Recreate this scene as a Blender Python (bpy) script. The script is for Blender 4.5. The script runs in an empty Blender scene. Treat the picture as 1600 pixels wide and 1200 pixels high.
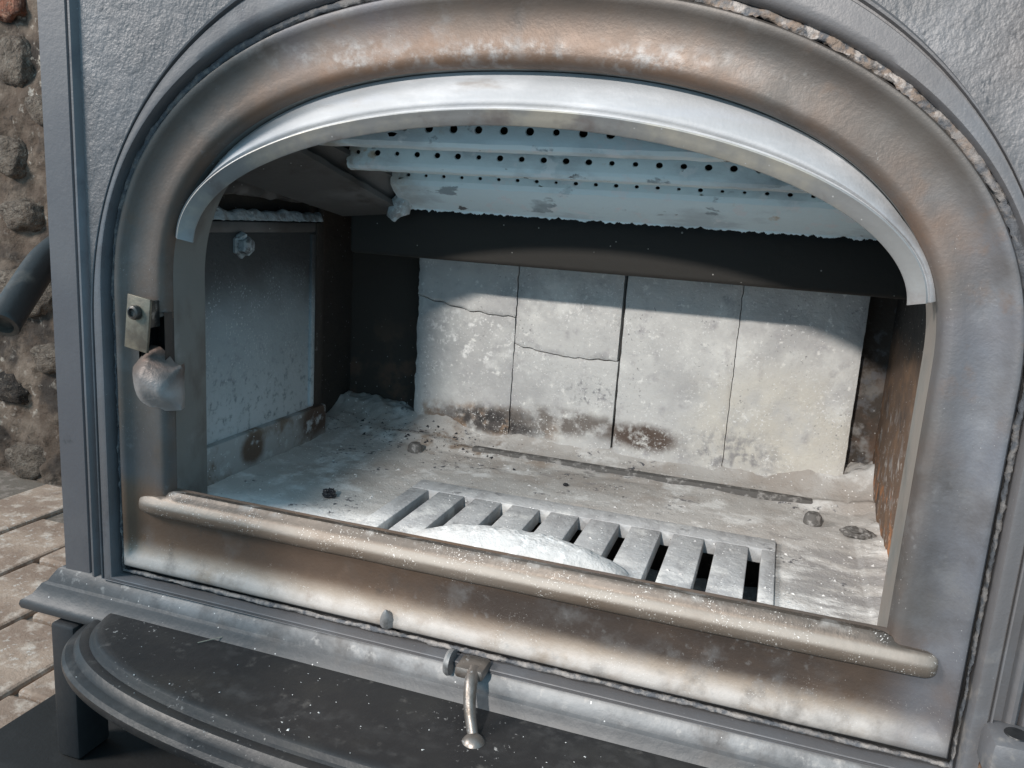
import bpy, bmesh, math, random
from mathutils import Vector, Matrix, noise
random.seed(7)
S = bpy.context.scene
COL = S.collection
PI = math.pi

# ------------------------------------------------------------------ camera
cam_d = bpy.data.cameras.new("camera"); cam = bpy.data.objects.new("camera", cam_d); COL.objects.link(cam)
cam_d.sensor_width = 36.0; cam_d.lens = 36.0 * 1275.37 / 1600.0; cam_d.clip_start = 0.01; cam_d.clip_end = 50
def cam_matrix(rx, ry, rz, loc):
    B = Matrix(((1, 0, 0), (0, 0, -1), (0, 1, 0)))
    M = Matrix.Rotation(rz, 3, 'Z') @ Matrix.Rotation(rx, 3, 'X') @ Matrix.Rotation(ry, 3, 'Y') @ B
    X, Yd, F = M[0], M[1], M[2]
    m = Matrix(((X[0], -Yd[0], -F[0]), (X[1], -Yd[1], -F[1]), (X[2], -Yd[2], -F[2]))).to_4x4()
    m.translation = loc
    return m
cam.matrix_world = cam_matrix(0.20585913, 0.30831148, 0.06542958, (0.175, -0.5, 0.48))
S.camera = cam

# ------------------------------------------------------------------ light
W = bpy.data.worlds.new("World"); S.world = W; W.use_nodes = True
W.node_tree.nodes["Background"].inputs[0].default_value = (0.43, 0.75, 1.0, 1)
W.node_tree.nodes["Background"].inputs[1].default_value = 0.56
def aim(o, tgt):
    o.rotation_euler = (Vector(tgt) - o.location).to_track_quat('-Z', 'Y').to_euler()
kd = bpy.data.lights.new("key_lamp", 'SPOT'); key = bpy.data.objects.new("key_lamp", kd); COL.objects.link(key)
key.location = (-0.20, -1.75, 1.235); aim(key, (0.64, 0.0, 0.40))
kd.energy = 118; kd.color = (1.0, 0.93, 0.86); kd.shadow_soft_size = 0.035
kd.spot_size = math.radians(45.6); kd.spot_blend = 0.025
fd = bpy.data.lights.new("added_fill_lamp", 'AREA'); fill = bpy.data.objects.new("added_fill_lamp", fd); COL.objects.link(fill)  # added unseen soft fill to brighten the left front and hearth
fill.location = (-1.9, -1.05, 1.6); aim(fill, (-0.2, 0.0, 0.3))
fd.shape = 'DISK'; fd.size = 0.7; fd.energy = 38; fd.color = (1.0, 0.93, 0.87)
S.view_settings.view_transform = 'Standard'; S.view_settings.look = 'None'
S.view_settings.exposure = 0.62; S.view_settings.gamma = 1.0
S.render.engine = 'CYCLES'
S.cycles.max_bounces = 6; S.cycles.diffuse_bounces = 4; S.cycles.glossy_bounces = 3

# ------------------------------------------------------------------ materials
def mat(name, base, rough=.6, metal=0.0, layers=(), bump=(), rvar=.0, k=1.0):
    base = tuple(q*k for q in base); layers = [(tuple(q*k for q in l[0]), *l[1:]) for l in layers]
    m = bpy.data.materials.new(name); m.use_nodes = True
    nt = m.node_tree; N = nt.nodes; L = nt.links
    bsdf = N["Principled BSDF"]
    tc = N.new('ShaderNodeTexCoord').outputs['Object']
    def setin(s, v):
        if isinstance(v, bpy.types.NodeSocket): L.new(v, s)
        else: s.default_value = v
    def math_(op, a, b=0.0, c=0.0):
        n = N.new('ShaderNodeMath'); n.operation = op
        setin(n.inputs[0], a); setin(n.inputs[1], b); setin(n.inputs[2], c); return n.outputs[0]
    def mapr(v, lo, hi, a=0.0, b=1.0):
        n = N.new('ShaderNodeMapRange'); n.interpolation_type = 'SMOOTHSTEP'
        setin(n.inputs[0], v); n.inputs[1].default_value = lo; n.inputs[2].default_value = hi
        n.inputs[3].default_value = a; n.inputs[4].default_value = b; return n.outputs[0]
    def coords(st=None, off=None):
        if st is None and off is None: return tc
        n = N.new('ShaderNodeMapping'); L.new(tc, n.inputs[0])
        if st: n.inputs['Scale'].default_value = st
        if off: n.inputs['Location'].default_value = off
        return n.outputs[0]
    cnt = [0]
    def nz(scale, detail=6, st=None, ro=.6):
        cnt[0] += 1
        n = N.new('ShaderNodeTexNoise'); L.new(coords(st, (cnt[0]*3.17, cnt[0]*1.7, cnt[0]*2.3)), n.inputs['Vector'])
        n.inputs['Scale'].default_value = scale; n.inputs['Detail'].default_value = detail; n.inputs['Roughness'].default_value = ro
        return n.outputs[0]
    def mask(k):
        t = k[0]
        if t == 'n':
            return mapr(nz(k[1], k[4] if len(k) > 4 else 6, k[5] if len(k) > 5 else None), k[2], k[3])
        if t == 'v':      # sparse specks
            v = N.new('ShaderNodeTexVoronoi'); cnt[0] += 1
            L.new(coords(k[4] if len(k) > 4 else None, (cnt[0]*1.3, 0, cnt[0])), v.inputs['Vector'])
            v.inputs['Scale'].default_value = k[1]
            a = mapr(v.outputs['Distance'], k[2], k[2]*.6)
            sp = N.new('ShaderNodeSeparateColor'); L.new(v.outputs['Color'], sp.inputs[0])
            return math_('MULTIPLY', a, math_('GREATER_THAN', sp.outputs[0], 1-k[3]))
        if t == 'g':
            sp = N.new('ShaderNodeSeparateXYZ'); L.new(tc, sp.inputs[0])
            v = sp.outputs['XYZ'.index(k[1])]
            if len(k) > 4 and k[4]: v = math_('ADD', v, math_('MULTIPLY', math_('SUBTRACT', nz(k[5] if len(k) > 5 else 30, 6), .5), k[4]))
            if k[2] < k[3]: return mapr(v, k[2], k[3])
            return mapr(v, k[3], k[2], 1.0, 0.0)
        if t == 'e':
            _, c_, r_, soft, dis = k[:5]
            n = N.new('ShaderNodeVectorMath'); n.operation = 'SUBTRACT'; L.new(tc, n.inputs[0]); n.inputs[1].default_value = c_
            d = N.new('ShaderNodeVectorMath'); d.operation = 'DIVIDE'; L.new(n.outputs[0], d.inputs[0]); d.inputs[1].default_value = r_
            l = N.new('ShaderNodeVectorMath'); l.operation = 'LENGTH'; L.new(d.outputs[0], l.inputs[0])
            v = math_('ADD', l.outputs['Value'], math_('MULTIPLY', math_('SUBTRACT', nz(k[5] if len(k) > 5 else 60, 8, None, .7), .5), dis))
            return mapr(v, 1+soft, 1-soft)
        if t == 'm':
            a = mask(k[1])
            for q in k[2:]: a = math_('MULTIPLY', a, mask(q))
            return a
        if t == 'x':      # scaled
            return math_('MULTIPLY', mask(k[2]), k[1])
    col = None; rgh = rough; met = metal
    c = N.new('ShaderNodeRGB'); c.outputs[0].default_value = (*base, 1); col = c.outputs[0]
    for ly in layers:
        f = mask(ly[1])
        mx = N.new('ShaderNodeMix'); mx.data_type = 'RGBA'
        L.new(f, mx.inputs[0]); L.new(col, mx.inputs[6]); mx.inputs[7].default_value = (*ly[0], 1); col = mx.outputs[2]
        if len(ly) > 2 and ly[2] is not None:
            q = N.new('ShaderNodeMix'); L.new(f, q.inputs[0]); setin(q.inputs[2], rgh); q.inputs[3].default_value = ly[2]; rgh = q.outputs[0]
        if len(ly) > 3:
            q = N.new('ShaderNodeMix'); L.new(f, q.inputs[0]); setin(q.inputs[2], met); q.inputs[3].default_value = ly[3]; met = q.outputs[0]
    if rvar: rgh = math_('ADD', rgh, math_('MULTIPLY', math_('SUBTRACT', nz(45, 5), .5), rvar))
    setin(bsdf.inputs['Base Color'], col); setin(bsdf.inputs['Roughness'], rgh); setin(bsdf.inputs['Metallic'], met)
    h = None
    for b in bump:
        v = math_('MULTIPLY', nz(b[0], b[2] if len(b) > 2 else 4, b[3] if len(b) > 3 else None), b[1])
        h = v if h is None else math_('ADD', h, v)
    if h is not None:
        bn = N.new('ShaderNodeBump'); bn.inputs['Strength'].default_value = 1.0; bn.inputs['Distance'].default_value = 1.0
        L.new(h, bn.inputs['Height']); L.new(bn.outputs[0], bsdf.inputs['Normal'])
    return m

SPECK = lambda sc=260, thr=.22, fr=.10: ('v', sc, thr, fr)
M = {}
M['grey_paint'] = mat('grey_stove_paint', (.185, .178, .182), .50, .15,
    [((.215, .225, .245), ('n', 9, .45, .72)), ((.13, .125, .135), ('n', 22, .56, .75)),
     ((.46, .42, .38), ('m', ('n', 34, .50, .66), ('g', 'Z', .30, .19, .08), ('g', 'X', .27, .33))),
     ((.40, .40, .41), ('x', .6, SPECK(300, .18, .04)))],
    [(90, .0004, 4), (700, .00012, 2)], .18, .66)
M['grey_cast'] = mat('grey_textured_casting', (.185, .178, .181), .52, .15,
    [((.235, .232, .24), ('n', 5, .45, .66, 7)), ((.12, .118, .12), ('x', .6, ('n', 14, .54, .70, 8))), ((.10, .105, .115), ('n', 120, .60, .72, 3, (1, 1, .8)))],
    [(120, .0012, 3, (1, 1, .75)), (420, .0005, 2), (30, .0014, 2)], .15, .70)
M['edge_paint'] = mat('purple_grey_side_paint', (.17, .162, .172), .48, .1,
    [((.205, .195, .20), ('n', 14, .4, .7)), ((.10, .10, .105), ('n', 60, .66, .8))], [(300, .0002, 3)], .15, .66)
TAN = (.47, .40, .33)
M['steel'] = mat('heat_tinted_steel', (.150, .140, .130), .50, .30,
    [((.100, .088, .080), ('n', 5, .40, .70, 4)), ((.175, .172, .175), ('n', 7, .48, .74, 4)), ((.150, .150, .175), ('n', 5, .52, .72, 3)),
     ((.175, .112, .078), ('x', .85, ('m', ('n', 7, .36, .62, 5), ('e', (0, 0, .41), (.292, .2, .188), .12, .10)))),
     ((.225, .140, .095), ('x', .8, ('m', ('n', 16, .46, .66, 7), ('e', (0, 0, .41), (.284, .2, .180), .10, .2), ('g', 'Z', .44, .50)))),
     ((.20, .140, .100), ('m', ('n', 14, .36, .60, 6), ('g', 'X', -.23, -.27, .02), ('g', 'Z', .36, .30, .05))),
     ((.185, .120, .080), ('m', ('n', 6, .20, .46, 4, (.5, 1, 1.6)), ('g', 'Z', .262, .235))),
     ((.055, .042, .036), ('x', .90, ('m', ('n', 9, .22, .48, 6, (.4, 1, 1.0)), ('e', (.14, 0, .213), (.22, .1, .0155), .45, .35, 26)))),  # soot, with the sill bar's cast shadow darkened into the colour
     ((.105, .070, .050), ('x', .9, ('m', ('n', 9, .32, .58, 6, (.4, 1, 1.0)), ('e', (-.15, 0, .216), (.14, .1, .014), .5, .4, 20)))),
     ((.34, .28, .225), ('m', ('n', 8, .16, .50, 5, (.5, 1, 2)), ('g', 'Z', .205, .193, .006)), .55, .15),
     ((.54, .50, .465), ('m', ('n', 40, .22, .58, 8), ('g', 'Z', .197, .187, .007, 60)), .6, .1),
     ((.175, .182, .205), ('m', ('n', 6, .36, .60, 5), ('g', 'X', .255, .29)), .5),
     ((.26, .265, .28), ('x', .7, ('m', ('n', 24, .50, .74, 8), ('g', 'X', .255, .29)))),
     ((.10, .09, .088), ('x', .7, ('m', ('n', 10, .52, .70, 6), ('g', 'X', .25, .29)))),
     ((.20, .13, .09), ('x', .7, ('m', ('n', 20, .56, .70, 7), ('g', 'X', .27, .29), ('g', 'Z', .40, .32)))),
     ((.34, .34, .34), ('x', .8, ('m', ('n', 120, .42, .66, 8), ('n', 16, .40, .60), ('e', (-.03, 0, .573), (.16, .1, .010), .35, .5)))),
     ((.23, .226, .225), ('x', .55, ('m', ('n', 48, .48, .70, 9), ('n', 7, .42, .62)))),
     ((.066, .058, .053), ('x', .55, ('m', ('n', 40, .52, .70, 9), ('n', 8, .44, .62)))),
     ((.19, .125, .088), ('x', .5, ('m', ('n', 34, .56, .70, 9), ('n', 6, .46, .62)))),
     ((.30, .295, .29), ('x', .6, ('m', ('n', 150, .56, .74, 7), ('n', 9, .48, .64)))),
     ((.66, .63, .59), ('m', ('n', 850, .62, .70, 2), ('n', 60, .48, .60), ('g', 'Z', .215, .185, .03)), .7, 0.),
     ((.55, .54, .52), ('m', ('n', 950, .70, .75, 2), ('n', 25, .52, .64)), .7, 0.)],
    [(16, .0004, 3), (110, .00022, 5), (500, .00014, 3)], .30, .80)
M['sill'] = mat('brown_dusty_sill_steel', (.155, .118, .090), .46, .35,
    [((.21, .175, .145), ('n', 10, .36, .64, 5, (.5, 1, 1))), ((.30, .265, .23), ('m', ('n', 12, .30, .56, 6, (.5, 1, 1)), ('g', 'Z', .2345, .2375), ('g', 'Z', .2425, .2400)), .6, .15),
     ((.085, .070, .058), ('m', ('n', 9, .22, .50, 5, (.5, 1, 1)), ('g', 'Z', .2408, .2440))),  # upper slope's shade painted into the colour as dark brown
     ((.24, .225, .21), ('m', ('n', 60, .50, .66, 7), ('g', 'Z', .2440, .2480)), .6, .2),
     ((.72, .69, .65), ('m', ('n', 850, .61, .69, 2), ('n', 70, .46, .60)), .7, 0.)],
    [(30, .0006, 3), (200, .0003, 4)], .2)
M['liner'] = mat('grey_green_jamb_steel', (.25, .265, .255), .5, .3,
    [((.16, .155, .145), ('n', 20, .48, .68, 5, (1, 1, .5))), ((.40, .42, .42), ('n', 15, .55, .72, 5)),
     ((.36, .32, .285), ('m', ('n', 20, .3, .6), ('g', 'X', .2, .26))), ((.6, .62, .62), SPECK(300, .22, .07), .7, 0.)],
    [(60, .0006, 4)], .15, .7)
M['airwash'] = mat('silver_dusted_steel', (.33, .335, .345), .62, .10,
    [((.50, .505, .52), ('n', 12, .40, .65, 6, (.6, 1, 2))), ((.34, .35, .37), ('n', 40, .54, .70, 6, (.3, 1, 2))), ((.30, .28, .27), ('n', 30, .60, .76, 6, (.5, 1, 2))),
     ((.55, .50, .42), ('m', ('n', 22, .50, .66), ('g', 'Y', .022, .034)))],
    [(40, .0007, 4), (420, .00015, 2)], .2)
M['airwash_lower'] = mat('dull_steel_lip', (.36, .365, .365), .45, .35,
    [((.55, .52, .45), ('n', 18, .44, .66, 5)), ((.27, .24, .23), ('n', 26, .54, .72, 5)), ((.7, .7, .7), SPECK(300, .2, .05))],
    [(50, .0006, 4)], .15, .75)
M['gasket'] = mat('crusted_gasket_rope', (.085, .09, .10), .85, 0,
    [((.17, .16, .155), ('n', 120, .46, .60)), ((.20, .155, .125), ('m', ('n', 150, .42, .58), ('g', 'Z', .48, .56, .04), ('g', 'X', -.12, .05))),
     ((.36, .33, .31), ('m', ('n', 130, .52, .64), ('g', 'Z', .50, .56, .04), ('g', 'X', -.1, .08))),
     ((.27, .25, .235), ('m', ('n', 140, .42, .62), ('g', 'Z', .24, .19)))],
    [(260, .0016, 4)])
M['firebrick'] = mat('ash_grey_firebrick', (.54, .535, .52), .92, 0,
    [((.42, .415, .41), ('n', 16, .42, .66, 7)), ((.66, .655, .63), ('n', 24, .50, .70, 8)), ((.38, .37, .375), ('n', 60, .54, .76, 8)),
     ((.74, .73, .70), ('n', 130, .60, .72, 5)),
     ((.26, .185, .13), ('m', ('n', 60, .40, .62, 6), ('e', (-.115, .32, .256), (.085, .1, .016), .4, .9))),
     ((.085, .076, .072), ('m', ('n', 70, .36, .54, 8), ('e', (-.108, .32, .257), (.062, .1, .015), .45, 1.0))),
     ((.045, .041, .040), ('m', ('n', 110, .38, .58, 8), ('e', (-.098, .32, .256), (.046, .1, .012), .55, 1.0))),
     ((.17, .15, .135), ('m', ('n', 60, .32, .54, 6), ('e', (-.02, .32, .266), (.065, .1, .013), .45, .9))),
     ((.10, .072, .058), ('m', ('n', 130, .32, .52, 6), ('e', (.060, .32, .262), (.036, .1, .0130), .4, .8))),
     ((.60, .565, .49), ('x', .7, ('m', ('n', 20, .36, .60, 7), ('e', (.19, .32, .290), (.085, .1, .055), .5, .5)))),
     ((.22, .215, .225), ('x', .75, ('m', ('n', 130, .42, .64, 8), ('e', (.150, .32, .258), (.045, .1, .022), .6, .8)))),
     ((.16, .16, .17), ('x', .8, ('m', ('n', 190, .50, .64, 6), ('e', (.0, .32, .302), (.024, .1, .014), .6, .8)))),
     ((.80, .79, .77), ('m', ('n', 120, .52, .66, 8), ('e', (-.14, .32, .345), (.05, .1, .03), .5, .8))),
     ((.74, .735, .72), ('m', ('n', 420, .58, .68, 3), ('n', 30, .42, .60))), ((.24, .235, .235), ('m', ('n', 380, .62, .70, 3), ('n', 25, .44, .62))), ((.82, .82, .80), SPECK(420, .22, .08))],
    [(40, .0020, 5), (220, .0011, 5), (700, .0004, 3)])
M['plate_hot'] = mat('pale_blue_ashed_plate', (.76, .88, .91), .62, .0,
    [((.58, .66, .69), ('n', 22, .46, .62, 6, (.5, 1, 1))), ((.32, .38, .41), ('m', ('n', 38, .60, .645, 7, (.6, 1, 1.3)), ('n', 9, .42, .55))),
     ((.80, .85, .87), ('n', 60, .56, .66, 6)), ((.13, .13, .13), ('m', ('n', 75, .655, .685, 6, (.7, 1, 1.2)), ('n', 14, .48, .56))),
     ((.37, .325, .27), ('m', ('n', 26, .42, .62), ('g', 'X', -.125, -.175, .03))), ((.55, .47, .36), ('m', ('n', 55, .60, .70), ('n', 12, .5, .6)))],
    [(55, .0006, 5), (260, .0003, 4)])
M['soot'] = mat('black_soot_iron', (.032, .026, .021), .80, 0,
    [((.058, .043, .031), ('n', 9, .45, .75, 4)), ((.20, .20, .20), ('v', 240, .20, .05)), ((.16, .15, .14), ('m', ('n', 180, .60, .70), ('n', 14, .52, .64)))],
    [(90, .0012, 5), (400, .0004, 3)])
M['baffle'] = mat('dark_brown_black_baffle', (.019, .0168, .0142), .8, .0,
    [((.027, .0235, .0195), ('n', 7, .42, .7, 4, (.4, 1, 1.5))), ((.30, .29, .27), ('v', 210, .16, .045)), ((.35, .34, .32), ('v', 95, .10, .05)),
     ((.012, .012, .012), ('g', 'Z', .470, .478, .006, 120))],  # top edge blackened in the colour, standing for the shadow gap there
    [(120, .0005, 4)])
M['rail'] = mat('dark_grey_brown_rail', (.105, .098, .092), .62, .2,
    [((.16, .155, .15), ('n', 11, .45, .68, 4)), ((.07, .058, .05), ('n', 18, .52, .7)), ((.5, .5, .48), SPECK(230, .16, .05))],
    [(70, .0007, 4)])
M['sidepanel'] = mat('ash_dusted_iron_panel', (.06, .061, .061), .60, .15,
    [((.30, .355, .38), ('x', .92, ('g', 'Z', .425, .355, .06, 14))), ((.52, .57, .59), ('x', .85, ('g', 'Z', .36, .26, .07, 16))),
     ((.20, .235, .25), ('m', ('n', 150, .50, .70, 7), ('g', 'Z', .40, .30))),
     ((.50, .55, .57), ('m', ('n', 420, .56, .68, 4), ('n', 40, .42, .6), ('g', 'Z', .43, .39, .05)))],
    [(220, .0009, 4)])
M['panelrail'] = mat('rust_spotted_ashy_rail', (.31, .32, .315), .75, .05,
    [((.15, .115, .085), ('n', 22, .46, .62, 6)), ((.10, .07, .05), ('e', (-.27, .125, .25), (.05, .017, .015), .3, .6)),
     ((.085, .055, .04), ('e', (-.27, .235, .255), (.05, .03, .02), .4, .7)), ((.42, .45, .46), ('n', 60, .56, .68, 6)), ((.55, .58, .6), SPECK(300, .22, .06))],
    [(120, .0012, 5)])
M['rust'] = mat('rusty_brown_wall', (.125, .077, .05), .88, 0,
    [((.20, .115, .065), ('n', 30, .48, .66, 6)), ((.24, .215, .20), ('m', ('n', 50, .52, .66, 8), ('g', 'Z', .37, .30, .06))), ((.055, .040, .034), ('n', 20, .52, .68, 6)), ((.025, .023, .022), ('g', 'Z', .375, .405, .03, 40)),
     ((.33, .14, .055), ('m', ('n', 42, .52, .62), ('g', 'Z', .30, .26))), ((.40, .36, .33), ('m', ('n', 110, .58, .68), ('g', 'Z', .36, .30))),
     ((.5, .48, .45), SPECK(260, .20, .06))],
    [(90, .0025, 6), (300, .0008, 4)])
M['backsteel'] = mat('grey_flaking_back_iron', (.045, .036, .029), .85, 0,
    [((.20, .195, .19), ('m', ('n', 60, .46, .62, 7), ('g', 'X', .24, .26), ('g', 'Z', .40, .28, .06))), ((.09, .09, .095), ('m', ('n', 70, .52, .64), ('g', 'X', .24, .26))),
     ((.095, .06, .042), ('m', ('n', 26, .46, .62, 7), ('g', 'Z', .38, .29, .05))), ((.30, .29, .28), ('m', SPECK(250, .2, .16), ('g', 'Z', .38, .30, .08)))],
    [(100, .0016, 5)])
M['ash'] = mat('grey_wood_ash', (.46, .445, .425), .96, 0,
    [((.37, .335, .305), ('m', ('n', 14, .42, .66, 8), ('g', 'Y', .09, .14, .05))), ((.66, .655, .64), ('n', 28, .52, .68, 8)),
     ((.29, .275, .265), ('m', ('n', 40, .58, .68, 7, (.7, 1.5, 1)), ('n', 9, .45, .6))), ((.24, .19, .15), ('m', ('n', 30, .50, .64, 7), ('e', (-.11, .285, .23), (.10, .035, .1), .5, .8))),
     ((.78, .775, .76), ('m', ('n', 34, .38, .56, 7), ('g', 'Y', .085, .045, .03))),
     ((.30, .29, .285), ('m', ('n', 24, .42, .56, 7, (.6, 1.6, 1)), ('e', (.25, .10, .23), (.05, .08, .1), .4, .6))),
     ((.10, .10, .11), ('m', ('n', 170, .56, .62, 4), ('n', 20, .54, .64))), ((.16, .15, .14), SPECK(200, .16, .05)), ((.88, .88, .87), ('v', 330, .24, .12))],
    [(70, .0006, 7), (400, .0008, 5)])
M['grate'] = mat('ash_grey_cast_grate', (.44, .445, .45), .85, .05,
    [((.33, .33, .335), ('n', 30, .46, .66, 6, (2, .6, 1))), ((.60, .60, .59), ('n', 36, .52, .68, 7)),
     ((.74, .735, .72), ('m', ('n', 44, .42, .58, 7), ('g', 'Y', .085, .045, .03))), ((.20, .20, .205), ('m', ('n', 60, .58, .66, 6), ('n', 12, .48, .6))),
     ((.85, .85, .84), ('v', 340, .24, .10)), ((.18, .18, .18), SPECK(260, .16, .03))],
    [(90, .0012, 5), (320, .0006, 4)])
M['whiteash'] = mat('white_fine_ash', (.53, .528, .52), .97, 0,
    [((.50, .497, .49), ('n', 40, .46, .66, 8)), ((.74, .74, .73), ('n', 90, .55, .68)), ((.4, .4, .4), SPECK(260, .14, .04))], [(90, .0016, 6), (340, .0009, 4)])
M['crust'] = mat('pale_crusty_ash', (.50, .56, .58), .95, 0, [((.33, .33, .32), ('n', 90, .45, .62, 7)), ((.66, .70, .71), ('n', 120, .52, .66))], [(150, .003, 6)])
M['brass'] = mat('tarnished_brass_plate', (.22, .195, .150), .48, .5, [((.14, .12, .095), ('n', 60, .42, .62, 7)), ((.32, .28, .215), ('n', 30, .55, .7))], [(200, .0003, 3)], .2)
M['darkmetal'] = mat('dark_screw_metal', (.09, .085, .08), .40, .7, [((.3, .29, .27), ('n', 120, .55, .68))], [(200, .0003, 3)])
M['dullbolt'] = mat('ashy_bolt', (.33, .36, .37), .75, .1, [((.12, .12, .12), ('n', 130, .48, .62)), ((.6, .63, .64), ('n', 90, .56, .68))], [(200, .0015, 4)])
M['darkbolt'] = mat('dark_floor_bolt', (.11, .105, .10), .8, .1, [((.3, .29, .28), ('n', 150, .5, .65))], [(200, .001, 4)])
M['catch'] = mat('worn_brown_catch', (.150, .120, .105), .52, .3, [((.34, .32, .31), ('g', 'Z', .346, .328, .014, 50), .6), ((.24, .165, .135), ('m', ('n', 50, .48, .62), ('g', 'Z', .335, .36)))], [(60, .0014, 4), (260, .0005, 3)], .2)
M['lip'] = mat('charcoal_satin_ash_lip', (.024, .0235, .0245), .42, .2,
    [((.036, .034, .032), ('n', 12, .42, .7, 5)), ((.085, .082, .08), ('x', .55, ('m', ('n', 14, .50, .72, 8, (.6, 1.4, 1)), ('n', 90, .40, .66, 6))), .8), ((.09, .085, .08), ('n', 55, .60, .74, 6)), ((.075, .068, .064), ('m', ('n', 30, .50, .7, 7), ('g', 'Z', .140, .134))),
     ((.30, .29, .28), ('m', ('n', 300, .64, .72, 3), ('n', 12, .5, .62)), .9, 0.)],
    [(160, .0003, 4)], .2)
M['cornice'] = mat('worn_grey_cornice', (.072, .072, .074), .52, .15,
    [((.21, .212, .215), ('m', ('n', 16, .36, .62, 7), ('g', 'Z', .150, .160, .006), ('g', 'X', -.34, -.25))), ((.085, .08, .078), ('n', 24, .52, .7, 5)),
     ((.30, .29, .28), ('m', ('n', 90, .56, .68), ('g', 'Z', .150, .165))), ((.55, .54, .53), SPECK(280, .18, .04))],
    [(120, .0005, 4)], .2)
M['post'] = mat('dark_grey_leg_paint', (.040, .040, .042), .5, .2, [((.055, .054, .053), ('n', 12, .45, .7))], [(200, .0003, 3)], .15)
M['black'] = mat('black_iron', (.020, .020, .021), .42, .2, [((.035, .033, .03), ('n', 20, .5, .7))], [(200, .0003, 3)], .2)
M['handle'] = mat('black_worn_handle', (.030, .028, .026), .40, .1, [((.10, .085, .07), ('n', 30, .52, .70, 6))], [(120, .0004, 4)], .15)
M['chrome'] = mat('nickel_lever', (.23, .205, .185), .40, .75, [((.15, .125, .105), ('n', 70, .5, .68)), ((.5, .5, .5), ('n', 160, .6, .7), .5)], [(180, .0003, 3)], .15)
M['pad'] = mat('black_hearth_pad', (.007, .007, .007), .75, 0, [((.014, .014, .014), ('n', 30, .5, .7))], [(300, .0003, 3)])
M['rod'] = mat('dull_grey_rod', (.22, .22, .22), .5, .4, [((.12, .12, .12), ('n', 80, .5, .68))], [(200, .0003, 3)])
M['coal'] = mat('charcoal', (.020, .020, .024), .38, .1, [((.14, .14, .17), ('n', 160, .58, .68))], [(200, .002, 5)])
M['paver'] = mat('buff_brick_paver', (.40, .30, .23), .85, 0,
    [((.28, .20, .15), ('n', 12, .42, .66, 6)), ((.58, .49, .41), ('n', 40, .50, .68, 8)), ((.62, .57, .51), ('m', ('n', 130, .56, .66), ('n', 10, .45, .6))),
     ((.02, .02, .02), ('v', 60, .07, .10)), ((.05, .04, .035), SPECK(180, .10, .08)), ((.17, .12, .09), ('n', 25, .62, .75, 6))],
    [(60, .0018, 5), (300, .0008, 4)])
M['paverjoint'] = mat('sandy_grey_paver_joint', (.16, .135, .11), .95, 0, [((.25, .21, .18), ('n', 60, .5, .66))], [(150, .0015, 5)])
M['mortar'] = mat('sooty_lime_mortar', (.095, .068, .050), .95, 0,
    [((.18, .140, .108), ('n', 14, .44, .62, 7)), ((.040, .031, .025), ('n', 9, .50, .62, 8)), ((.40, .36, .31), ('m', ('n', 60, .56, .68, 6), ('n', 10, .45, .6))), ((.03, .024, .02), ('n', 60, .62, .72, 6))],
    [(30, .008, 8), (160, .0025, 5)])
def stone_mat(n, a, b, c): return mat(n, a, .92, 0, [(b, ('n', 1.7, .42, .62, 8)), (c, ('n', 4, .52, .66, 8)), ((.24, .20, .16), ('m', ('n', 6, .54, .64, 8), ('n', 1.5, .45, .6)))], [(2.5, .016, 8), (12, .004, 5)])
M['redbrick'] = stone_mat('red_old_brick', (.27, .105, .06), (.15, .065, .042), (.34, .18, .12))
M['sootstone'] = stone_mat('sooty_dark_stone', (.050, .038, .030), (.022, .018, .015), (.12, .095, .075))
M['brownstone'] = stone_mat('brown_field_stone', (.17, .135, .105), (.09, .068, .052), (.25, .21, .17))
M['straw'] = mat('pale_straw', (.30, .27, .21), .7)

# ------------------------------------------------------------------ builders
def mk(name, v, f, m, parent=None, smooth=None):
    me = bpy.data.meshes.new(name); me.from_pydata([tuple(p) for p in v], [], f); me.update()
    bm = bmesh.new(); bm.from_mesh(me); bmesh.ops.recalc_face_normals(bm, faces=bm.faces); bm.to_mesh(me); bm.free()
    return fin(name, me, m, parent, smooth)
def fin(name, me, m, parent=None, smooth=None):
    if m: me.materials.append(M[m])
    if smooth is not None:
        me.polygons.foreach_set('use_smooth', [True]*len(me.polygons))
        me.set_sharp_from_angle(angle=math.radians(smooth))
    o = bpy.data.objects.new(name, me); COL.objects.link(o)
    if parent is not None:
        o.parent = parent
        if parent.type == 'EMPTY': o.location = -parent.location
    return o
def boxmesh(name, x0, x1, y0, y1, z0, z1, bev=.001, seg=2):
    bm = bmesh.new(); bmesh.ops.create_cube(bm, size=1)
    for v in bm.verts: v.co = Vector(((x0+x1)/2 + v.co.x*(x1-x0), (y0+y1)/2 + v.co.y*(y1-y0), (z0+z1)/2 + v.co.z*(z1-z0)))
    if bev: bmesh.ops.bevel(bm, geom=bm.edges[:], offset=bev, segments=seg, profile=.5, affect='EDGES')
    me = bpy.data.meshes.new(name); bm.to_mesh(me); bm.free(); return me
def box(name, x0, x1, y0, y1, z0, z1, m, parent=None, bev=.001):
    return fin(name, boxmesh(name, x0, x1, y0, y1, z0, z1, bev), m, parent, 40)
def grid(rows, closed_u=False, closed_v=False, skip=None):
    nr = len(rows); nc = len(rows[0]); v = [p for r in rows for p in r]; f = []
    for i in range(nr if closed_v else nr-1):
        for j in range(nc if closed_u else nc-1):
            if skip and skip(i, j): continue
            a = i*nc+j; b = i*nc+(j+1) % nc; c = ((i+1) % nr)*nc+(j+1) % nc; d = ((i+1) % nr)*nc+j
            f.append((a, b, c, d))
    return v, f
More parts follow.
